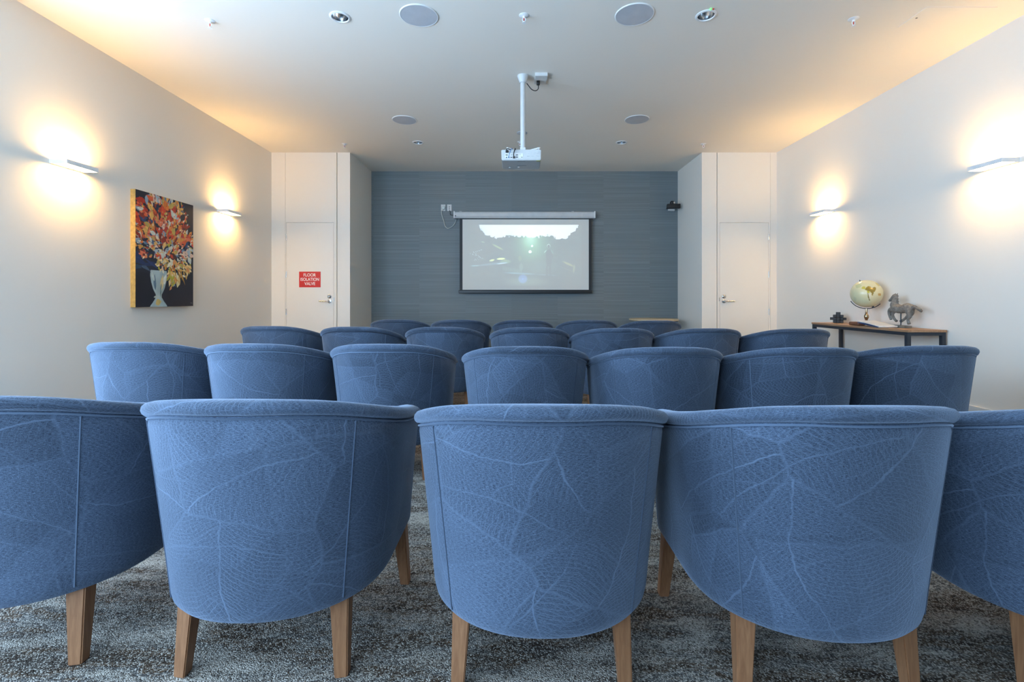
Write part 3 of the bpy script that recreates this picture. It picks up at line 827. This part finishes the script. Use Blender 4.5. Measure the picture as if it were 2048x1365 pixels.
# red sign
sl, sr = at(598.3, 575, YD), at(641.3, 543.6, YD)
sign = thing('safety_sign', 'red sign reading FLOOR ISOLATION VALVE on the left door', 'sign', ((sl.x + sr.x) / 2, YD, (sl.z + sr.z) / 2))
part('plate', sign, M['red'], lambda b: box(b, -(sr.x - sl.x) / 2, (sr.x - sl.x) / 2, -.002, 0.0004, -(sr.z - sl.z) / 2, (sr.z - sl.z) / 2))
def word(txt, size, x, z, parent, mat, y=-.0032, width=None):
    cu = bpy.data.curves.new('lettering', 'FONT'); cu.body = txt; cu.size = size; cu.align_x = 'CENTER'; cu.align_y = 'CENTER'; cu.extrude = .0004
    cu.offset = size * .012
    tmp = bpy.data.objects.new('tmp', cu); COL.objects.link(tmp)
    me = bpy.data.meshes.new_from_object(tmp.evaluated_get(bpy.context.evaluated_depsgraph_get()))
    bpy.data.objects.remove(tmp)
    xs = [v.co.x for v in me.vertices]; k = (width / (max(xs) - min(xs))) if width else 1
    cx = (max(xs) + min(xs)) / 2
    for v in me.vertices: v.co = Vector(((v.co.x - cx) * k + x, y - v.co.z, v.co.y + z))
    me.materials.clear(); me.materials.append(mat)
    o = bpy.data.objects.new('lettering', me); COL.objects.link(o); o.parent = parent
word('FLOOR', .058, -.001, .057, sign, M['white_txt'], width=.163)
word('ISOLATION', .058, .0, -.001, sign, M['white_txt'], width=.245)
word('VALVE', .058, 0, -.058, sign, M['white_txt'], width=.142)

# ------------------------------------------------------------------ round table in the recess corner
rt = thing('round_table', 'small round pale-topped table in the front right recess corner', 'table', (1.985, 6.86, 0))
part('table_top', rt, M['ply'], lambda b: lathe(b, [(.0, .722), (.335, .722), (.345, .726), (.347, .735), (.345, .744), (.335, .748), (.0, .748)], 72), True)
part('pedestal', rt, M['steel'], lambda b: lathe(b, [(.035, .012), (.03, .03), (.03, .70), (.12, .722)], 28), True)
part('base_plate', rt, M['steel'], lambda b: lathe(b, [(.22, 0), (.22, .008), (.20, .014), (.0, .016)], 40), True)

# ------------------------------------------------------------------ console table on the right wall
TZ = .787
ct = thing('console_table', 'slim wooden console table with dark metal frame on right wall', 'table', (3.284, 4.42, 0))
x0, x1, y0, y1 = 3.124 - 3.284, 3.440 - 3.284, 3.805 - 4.42, 5.04 - 4.42
part('table_top', ct, M['oak'], lambda b: box(b, x0, x1, y0, y1, TZ - .019, TZ, .001))
def rails(b):
    z0, z1 = TZ - .046, TZ - .019
    box(b, x0 + .004, x0 + .034, y0 + .036, y1 - .036, z0, z1); box(b, x1 - .034, x1 - .004, y0 + .036, y1 - .036, z0, z1)
    box(b, x0 + .034, x1 - .034, y0 + .006, y0 + .036, z0, z1); box(b, x0 + .034, x1 - .034, y1 - .036, y1 - .006, z0, z1)
part('frame', ct, M['steel'], rails)
for xx in (x0 + .004, x1 - .034):
    for yy in (y0 + .006, y1 - .036):
        part('leg', ct, M['steel'], lambda b: box(b, xx, xx + .03, yy, yy + .03, 0, TZ - .019, .001))

# wooden puzzle
pz = thing('burr_puzzle', 'dark wooden interlocking burr puzzle at the far end of console', 'ornament', (3.325, 4.92, TZ), math.radians(-34))
u = .0285
for k, (a, c) in enumerate((((-.5, .5), (-1.5, -.5)), ((-.5, .5), (.5, 1.5)))): pass
def cell(x, y, z, sx=1, sy=1, sz=1): return lambda b: box(b, (x - sx / 2) * u + .0006, (x + sx / 2) * u - .0006, (y - sy / 2) * u + .0006, (y + sy / 2) * u - .0006, (z - sz / 2) * u + .0425 + .0006, (z + sz / 2) * u + .0425 - .0006, .0015)
for f in (cell(0, 0, .45, 1.45, 1.45, 3.9), cell(0, 0, 0, 5, 1, 1), cell(0, 0, 0, 1, 5, 1)): part('bar', pz, M['darkwood'], f)
for sx in (-1, 1):
    for sy in (-1, 1):
        for sz in (-1, 0.02, 1):
            part('block', pz, M['darkwood'], cell(sx * 1.05, sy * 1.05, sz * .98, .95, .95, .93))
for sz in (-1, 1):
    for (sx, sy) in ((1, 0), (-1, 0), (0, 1), (0, -1)): part('block', pz, M['darkwood'], cell(sx * 1.12, sy * 1.12, sz * .98, .98, .98, .93))

# globe
gl = thing('desk_globe', 'cream desk globe on turned brass stand on the console', 'globe', (3.285, 4.47, TZ))
GR = .1275; GZ = 1.083 - TZ
def globe_cols(P):
    # P: unit vectors in the globe frame; view side is towards the camera
    vd = Vector((-3.285, -4.47, -.04)).normalized(); rt_ = Vector((0, 0, 1)).cross(-vd).normalized(); rt_ = -rt_ if rt_.dot(Vector((1, 0, 0))) < 0 else rt_
    up = rt_.cross(-vd).normalized(); up = up if up.z > 0 else -up
    vd, r_, u_ = np.array(vd), np.array(rt_), np.array(up)
    f, x, y = P @ vd, P @ r_, P @ u_
    C = np.zeros((len(P), 3)) + lin(218, 212, 172)
    def poly(pts, col, front=True):
        inside = np.zeros(len(P), bool); n = len(pts)
        for i in range(n):
            xa, ya = pts[i]; xb, yb_ = pts[(i + 1) % n]
            c = ((ya > y) != (yb_ > y)) & (x < (xb - xa) * (y - ya) / (yb_ - ya + 1e-9) + xa)
            inside ^= c
        C[inside & (f > 0)] = col
    # coordinates: photograph zoom, centre (880,368), radius 210 x 172
    q = lambda a: [((px - 880) / 209, -(py - 368) / 172) for px, py in a]
    poly(q([(862, 318), (880, 290), (902, 272), (928, 280), (948, 298), (975, 286), (996, 292), (992, 330), (972, 348), (962, 372), (958, 394), (944, 388), (946, 362), (930, 350), (910, 335), (886, 330)]), lin(150, 126, 52))
    poly(q([(820, 300), (836, 276), (862, 280), (872, 300), (858, 314), (836, 312)]), lin(198, 186, 84))
    poly(q([(884, 334), (906, 334), (925, 350), (908, 362), (890, 352)]), lin(190, 180, 70))
    poly(q([(892, 360), (900, 362), (912, 410), (926, 452), (922, 462), (908, 440), (896, 400)]), lin(128, 112, 60))
    poly(q([(908, 364), (934, 372), (928, 420), (918, 440)]), lin(222, 216, 196))
    poly(q([(740, 262), (790, 240), (826, 262), (800, 292), (756, 296)]), lin(196, 200, 156))
    poly(q([(1020, 366), (1054, 362), (1056, 394), (1022, 396)]), lin(196, 160, 96))
    poly(q([(985, 230), (1020, 240), (1045, 268), (1030, 280), (1000, 256)]), lin(202, 190, 120))
    poly(q([(720, 400), (760, 420), (750, 470), (724, 450)]), lin(205, 204, 168))
    return C
bm = bmesh.new(); bmesh.ops.create_icosphere(bm, subdivisions=6, radius=GR)
gb = obj('sphere', bm, mat_vcol('globe_print', rough=.22), gl, True); gb.location = (0, 0, GZ)
me = gb.data; P = np.zeros(len(me.vertices) * 3); me.vertices.foreach_get('co', P); P = P.reshape(-1, 3) / GR
Cg = globe_cols(P); ca = me.color_attributes.new('paint', 'FLOAT_COLOR', 'POINT')
ca.data.foreach_set('color', np.concatenate([Cg, np.ones((len(P), 1))], 1).astype(np.float32).ravel())
me.set_sharp_from_angle(angle=PI)
ang = [math.radians(a) for a in range(-128, 40, 8)]
ax = Vector((3.285, 4.47, 0)).normalized(); sd = Vector((ax.y, -ax.x, 0))  # plane across the view
def arcp(a, r): return sd * (r * math.cos(a)) + Vector((0, 0, GZ + r * math.sin(a)))
A = [arcp(math.radians(a), GR + .012) for a in range(-150, -40, 6)]
part('meridian_arm', gl, M['steel'], lambda b: tube(b, A, .0035, 8, 2), True)
pa = math.radians(112)
part('axis_pin', gl, M['steel'], lambda b: (tube(b, [arcp(pa, GR - .002), arcp(pa, GR + .012)], .004, 8), tube(b, [arcp(pa - PI, GR - .002), arcp(pa - PI, GR + .014)], .009, 10)), True)
part('stand', gl, M['brass'], lambda b: lathe(b, [(.0, 0), (.052, 0), (.052, .006), (.038, .014), (.020, .022), (.011, .034), (.010, .052), (.014, .060), (.019, .074), (.020, .088), (.013, .104), (.008, .112), (.012, .118), (.009, .126), (.008, GZ - GR - .012), (.0, GZ - GR - .012)], 28), True)

# book and brochure
bk = thing('brown_book', 'small brown rolled leather book beside the open brochure on console', 'book', (3.15, 4.40, TZ))
part('cover', bk, M['brownl'], lambda b: box(b, 0, .072, -.01, .12, 0, .034, .012, 3), True)
bro = thing('brochure', 'open white brochure with blue cover lying on the console', 'brochure', (3.205, 4.245, TZ))
def sheet(y0, y1, n, zf, x0=-.075, x1=.075, th=.002):
    def fn(b):
        b2 = bmesh.new(); rows = []
        for i in range(n + 1):
            y = y0 + (y1 - y0) * i / n; z = zf(i / n)
            rows.append([b2.verts.new((x0, y, z)), b2.verts.new((x1, y, z + .004)), b2.verts.new((x1, y, z + .004 + th)), b2.verts.new((x0, y, z + th))])
        for a, c in zip(rows, rows[1:]):
            for k in range(4): b2.faces.new((a[k], a[(k + 1) % 4], c[(k + 1) % 4], c[k]))
        b2.faces.new(rows[0]); b2.faces.new(rows[-1][::-1]); bmesh.ops.recalc_face_normals(b2, faces=b2.faces); join(b, b2)
    return fn
part('cover', bro, M['blue'], sheet(-.13, .13, 12, lambda t: .001 + .030 * t ** 1.3, th=.003), True)
part('pages', bro, M['paperw'], sheet(-.14, .125, 12, lambda t: .0045 + .037 * t ** .8, -.078, .073, .006), True)
part('curled_corner', bro, M['paperw'], lambda b: tube(b, [(-.078, -.135, .009), (.0, -.15, .009), (.07, -.145, .010)], .008, 10), True)

# horse
hs = thing('horse_sculpture', 'grey carved galloping horse on a rod and block on console', 'sculpture', (3.325, 4.12, TZ))
part('block_base', hs, plain('weathered_block', (.20, .18, .15), .8, 0, .2, 30), lambda b: box(b, -.03, .034, -.075, .085, 0, .020, .002))
part('rod', hs, M['steel'], lambda b: lathe(b, [(.0042, .018), (.0042, .16)], 12, Matrix.Translation((0, .0, 0))), True)
HB = bmesh.new()
# side view traced in metres: a runs towards the head (far), b is height above the table
hx = lambda a, b_, off=0.0: (off, a, b_)
def limb(pts, rads, off=0.0, flat=.75):
    n = len(pts); P = smooth_path([hx(a, b_, o) for a, b_, o in pts], 6)
    import bisect
    def R(t):
        s = t * (n - 1); i = min(int(s), n - 2); f = s - i
        return 1.15 * (rads[i] * (1 - f) + rads[i + 1] * f)
    tube(HB, P, R, 12, 1, smooth=False)
limb([(-.125, .150, 0), (-.105, .168, 0), (-.07, .172, 0), (-.02, .160, 0), (.03, .163, 0), (.065, .175, 0), (.085, .178, 0)], [.010, .030, .036, .031, .035, .034, .018])   # trunk
limb([(.055, .165, 0), (.068, .195, 0), (.066, .225, 0), (.058, .255, 0), (.052, .270, 0)], [.034, .029, .022, .016, .013])          # neck
limb([(.046, .272, 0), (.062, .276, 0), (.082, .262, 0), (.104, .246, 0), (.122, .232, 0), (.127, .226, 0)], [.010, .015, .015, .010, .0095, .006])   # head
limb([(.050, .276, .007), (.046, .298, .009)], [.006, .002]); limb([(.050, .276, -.007), (.046, .298, -.009)], [.006, .002])
limb([(.060, .160, .012), (.095, .135, .014), (.110, .110, .014), (.095, .080, .014), (.075, .060, .014), (.062, .052, .014)], [.022, .015, .011, .009, .009, .011])  # lifted front leg
limb([(.070, .160, -.012), (.100, .150, -.014), (.113, .125, -.014), (.106, .095, -.014), (.088, .065, -.014)], [.022, .014, .010, .008, .009])
limb([(-.080, .160, .012), (-.085, .125, .014), (-.060, .105, .014), (-.030, .080, .014), (.0, .062, .014), (.02, .052, .014)], [.030, .021, .013, .009, .009, .011])   # hind leg reaching forward
limb([(-.095, .160, -.012), (-.105, .125, -.014), (-.112, .100, -.014), (-.092, .072, -.014), (-.098, .048, -.014), (-.104, .036, -.014)], [.030, .020, .012, .009, .010, .013])
horse = obj('body', HB, M['stone'], hs, True)
rm = horse.modifiers.new('remesh', 'REMESH'); rm.mode = 'VOXEL'; rm.voxel_size = .0035; rm.use_smooth_shade = True
part('mane', hs, M['stone'], lambda b: [tube(b, [(0, .046 - k * .001, .278 - k * .0125), (0, .028 - k * .001 + .004 * (k % 2), .272 - k * .0125)], lambda t: .009 * (1 - .5 * t), 8, 1, False) for k in range(8)], True)
part('tail', hs, M['stone'], lambda b: [tube(b, [(dx, -.118, .168), (dx * 2, -.150, .178 + dz), (dx, -.185, .160 + dz), (0, -.212 + abs(dz), .150 + dz * 1.6)], lambda t: .014 * (1 - .4 * t), 8, 4) for dx, dz in ((-.004, .006), (.004, -.004), (0, .0))], True)

# ------------------------------------------------------------------ tub chairs
YFRONT = .27
def hw(v):  return .309 + .046 * v ** 1.1                # half width; v 0 bottom .. 1 seam
def back(v): return -.325 - .062 * v ** 1.1
NS = 96
def plan(v, n=2.15, inset=0.0):
    """open U: front left, round the back, front right"""
    w, yb_ = hw(v) - inset, back(v) + inset
    yc = -.03
    pts = []
    ys = np.linspace(YFRONT - .03 * (1 - v), yc, 14)[:-1]
    for y in ys:
        k = sstep(yc, YFRONT, y); pts.append((-w + .020 * v * float(k), float(y)))
    na = 60
    for i in range(na + 1):
        a = PI * i / na
        cx, sy = math.cos(a), math.sin(a)
        pts.append((-w * math.copysign(abs(cx) ** (2 / n), cx), yc + (yb_ - yc) * abs(sy) ** (2 / n)))
    for y in ys[::-1]:
        k = sstep(yc, YFRONT, y); pts.append((w - .020 * v * float(k), float(y)))
    return pts
def seam_h(y):     # height of the seam under the rolled rim
    return float(np.interp(y, [-.40, -.36, -.30, -.22, -.12, -.02, .08, .17, .27], [.757, .753, .737, .711, .682, .658, .637, .620, .602]))
def resample(P, n):
    P = np.array(P); d = np.r_[0, np.cumsum(np.hypot(*np.diff(P, axis=0).T))]
    s = np.linspace(0, d[-1], n); return np.stack([np.interp(s, d, P[:, 0]), np.interp(s, d, P[:, 1])], 1), s
BOT = .212
def bottom_h(y): return BOT
def surf(vn, inset=0.0):
    """positions on the shell at normalised height vn (0 bottom, 1 seam)"""
    P, s = resample(plan(vn, inset=inset), NS)
    out = []
    for (x, y), a in zip(P, s):
        top = seam_h(y); z = BOT + (top - BOT) * vn
        out.append((x, y, z, a))
    return out, s[-1]
THK = .062
def grid_mesh(name, rows, mat, parent, closed_cols=False, capends=True, uvs=None):
    bm = bmesh.new(); uvl = bm.loops.layers.uv.new('UVMap')
    V = [[bm.verts.new(p[:3]) for p in r] for r in rows]
    nr = len(rows); nc = len(rows[0])
    for i in range(nr if closed_cols else nr - 1):
        j = (i + 1) % nr
        for k in range(nc - 1):
            f = bm.faces.new((V[i][k], V[i][k + 1], V[j][k + 1], V[j][k]))
            vi, vj = uvs[i], uvs[i + 1]
            for lp, (c, w) in zip(f.loops, ((k, vi), (k + 1, vi), (k + 1, vj), (k, vj))):
                r = rows[i] if w == vi else rows[j]
                lp[uvl].uv = (rows[0][c][3], w if w is not None else rows[i][c][2])
    if capends and closed_cols:
        for k, rev in ((0, False), (nc - 1, True)):
            ring = [V[i][k] for i in range(nr)]
            if rev: ring.reverse()
            f = bm.faces.new(ring)
            for lp in f.loops: lp[uvl].uv = (lp.vert.co.x, lp.vert.co.z)
    bmesh.ops.recalc_face_normals(bm, faces=bm.faces)
    return obj(name, bm, mat, parent, True)
def rows_u(vn, inset=0):
    pts, L = surf(vn, inset)
    return [(x, y, z, a - L / 2) for x, y, z, a in pts]

chair0 = thing('tub_chair', 'x', 'chair')
# shell
vv = [0, .02, .06, .15, .3, .45, .6, .75, .88, .96, 1.0]
rows, uvs = [], []
for v in vv:
    ins = .010 if v == 0 else .003 if v == .02 else .004 if v == 1.0 else 0
    rows.append(rows_u(v, ins)); uvs.append(BOT + v * .54)
for v in (1.0, .7, .4, .15, 0.0):
    rows.append(rows_u(v, THK)); uvs.append(BOT + .54 + (1 - v) * .54 + .06)
uvs.append(uvs[0] - .06)
# carry the arc length of the outer row so that the pattern does not shear
grid_mesh('shell', rows, M['fabric'], chair0, True, True, uvs)
# rolled rim: half-round pad along the top
rows, uvs = [], []
prof = [(-.004, .001), (-.010, .006), (-.013, .014), (-.011, .024), (-.004, .032), (.010, .037), (.031, .039), (.052, .036), (.066, .028), (.073, .015), (.070, .003), (.030, -.002)]
for k, (ins, dz) in enumerate(prof):
    r = rows_u(1.0, ins)
    rr = []
    for i, (x, y, z, a) in enumerate(r):
        e = min(i, NS - 1 - i)
        sh = 1 if e > 4 else math.sqrt(max(0, 1 - ((5 - e) / 5.6) ** 2))   # rounded ends
        rr.append((x, y, z + dz * sh + (.002 if dz > 0 else 0), a))
    rows.append(rr); uvs.append(.9 + k * .012)
uvs.append(.9 + len(prof) * .012)
grid_mesh('rolled_rim', rows, M['fabric'], chair0, True, True, uvs)
# piping under the rim and the two back seams
r = rows_u(.990, .0005)
part('rim_piping', chair0, M['fabric'], lambda b: tube(b, [p[:3] for p in r], .0030, 6, 1, False), True)
def seam_path(frac):
    pts = []
    for v in np.linspace(.035, .98, 24):
        rr = rows_u(v, .0004); x = frac * (1 - .06 * (1 - v))
        # a point at a given share of the arc from the back centre
        k = (NS - 1) / 2 + x * (NS - 1) / 2; i = int(k); f = k - i
        pts.append(tuple(rr[i][j] * (1 - f) + rr[i + 1][j] * f for j in range(3)))
    return pts
for s in (-1, 1): part('seam_piping', chair0, M['fabric'], lambda b: tube(b, seam_path(s * .362), .0023, 6, 1, False), True)
# seat
def seat(b):
    b2 = bmesh.new(); P = [(x, y) for x, y in plan(.35, inset=THK + .004)]
    P = [(x, min(y, YFRONT - .012)) for x, y in P]
    lv = [(0, .020, .30), (1, .004, .315), (2, 0, .34), (3, 0, .41), (4, .006, .435), (5, .022, .450), (6, .07, .457)]
    R = []
    for _, ins, z in lv:
        R.append([b2.verts.new((x * (1 - ins / .28), (y + .03) * (1 - ins / .28) - .03, z)) for x, y in P])
    for a, c in zip(R, R[1:]):
        for i in range(len(P)): b2.faces.new((a[i], a[(i + 1) % len(P)], c[(i + 1) % len(P)], c[i]))
    b2.faces.new(R[0][::-1]); b2.faces.new(R[-1]); bmesh.ops.recalc_face_normals(b2, faces=b2.faces); join(b, b2)
part('seat_cushion', chair0, M['fabric'], seat, True)
part('seat_base', chair0, M['fabric'], lambda b: (box(b, -.235, .235, -.19, YFRONT - .02, BOT + .004, .298, .004)), False)
def leg(sx, back_):
    def fn(b):
        b2 = bmesh.new()
        if back_:
            xo, xo2 = .236, .239; wt, wb = .050, .034; dt, db = .045, .030
            top = BOT + .03
            T_ = [(sx * xo, -.205), (sx * (xo - wt), -.216), (sx * (xo - wt), -.205 + dt), (sx * xo, -.205 + dt)]
            B_ = [(sx * xo2, -.222), (sx * (xo2 - wb), -.228), (sx * (xo2 - wb), -.222 + db), (sx * xo2, -.222 + db)]
        else:
            xo = .314; wt, wb = .046, .032; top = BOT + .03
            T_ = [(sx * (xo - .012), .178), (sx * (xo - wt - .012), .178), (sx * (xo - wt - .012), .226), (sx * (xo - .012), .226)]
            B_ = [(sx * xo, .200), (sx * (xo - wb), .200), (sx * (xo - wb), .235), (sx * xo, .235)]
        lo = [b2.verts.new((x, y, 0)) for x, y in B_]; hi = [b2.verts.new((x, y, top)) for x, y in T_]
        b2.faces.new(lo); b2.faces.new(hi[::-1])
        for i in range(4): b2.faces.new((lo[i], lo[(i + 1) % 4], hi[(i + 1) % 4], hi[i]))
        bmesh.ops.recalc_face_normals(b2, faces=b2.faces)
        bmesh.ops.bevel(b2, geom=b2.edges[:], offset=.003, segments=2, affect='EDGES'); join(b, b2)
    return fn
for sx in (-1, 1):
    for bk_ in (True, False): part('leg', chair0, M['leg'], leg(sx, bk_))

ORD = {5: ['leftmost', 'second from left', 'middle', 'second from right', 'rightmost'],
       7: ['leftmost', 'second from left', 'third from left', 'middle', 'third from right', 'second from right', 'rightmost']}
ROWS = [
    ('nearest row', 1, [(-1.470, 1.575, 0), (-.700, 1.53, 0), (.072, 1.475, -1), (.816, 1.46, 0), (1.565, 1.455, 0)]),
    ('second row', 2, [(-2.215, 3.06, 0), (-1.47, 2.97, 0), (-.735, 2.95, 0), (.055, 2.82, 0), (.788, 2.78, 0), (1.505, 2.77, 0), (2.225, 2.86, 0)]),
    ('third row', 3, [(-2.213, 4.62, 0), (-1.43, 4.51, 0), (-.65, 4.48, 0), (.126, 4.42, 0), (.86, 4.32, 0), (1.60, 4.29, 0), (2.325, 4.24, 0)]),
    ('farthest row', 4, [(-1.406, 5.93, 0), (-.665, 5.88, 0), (.088, 5.82, 0), (.85, 5.80, 0), (1.577, 5.70, 0)]),
]
first = True
for rname, ri, cs in ROWS:
    for k, (x, y, r) in enumerate(cs):
        c = chair0 if first else copy_tree(chair0)
        first = False
        c.location = (x, y, 0); c.rotation_euler = (0, 0, math.radians(r))
        tag(c, 'blue leaf-patterned tub chair in the %s, %s' % (rname, ORD[len(cs)][k]), 'chair', 'tub chairs in the %s' % rname)
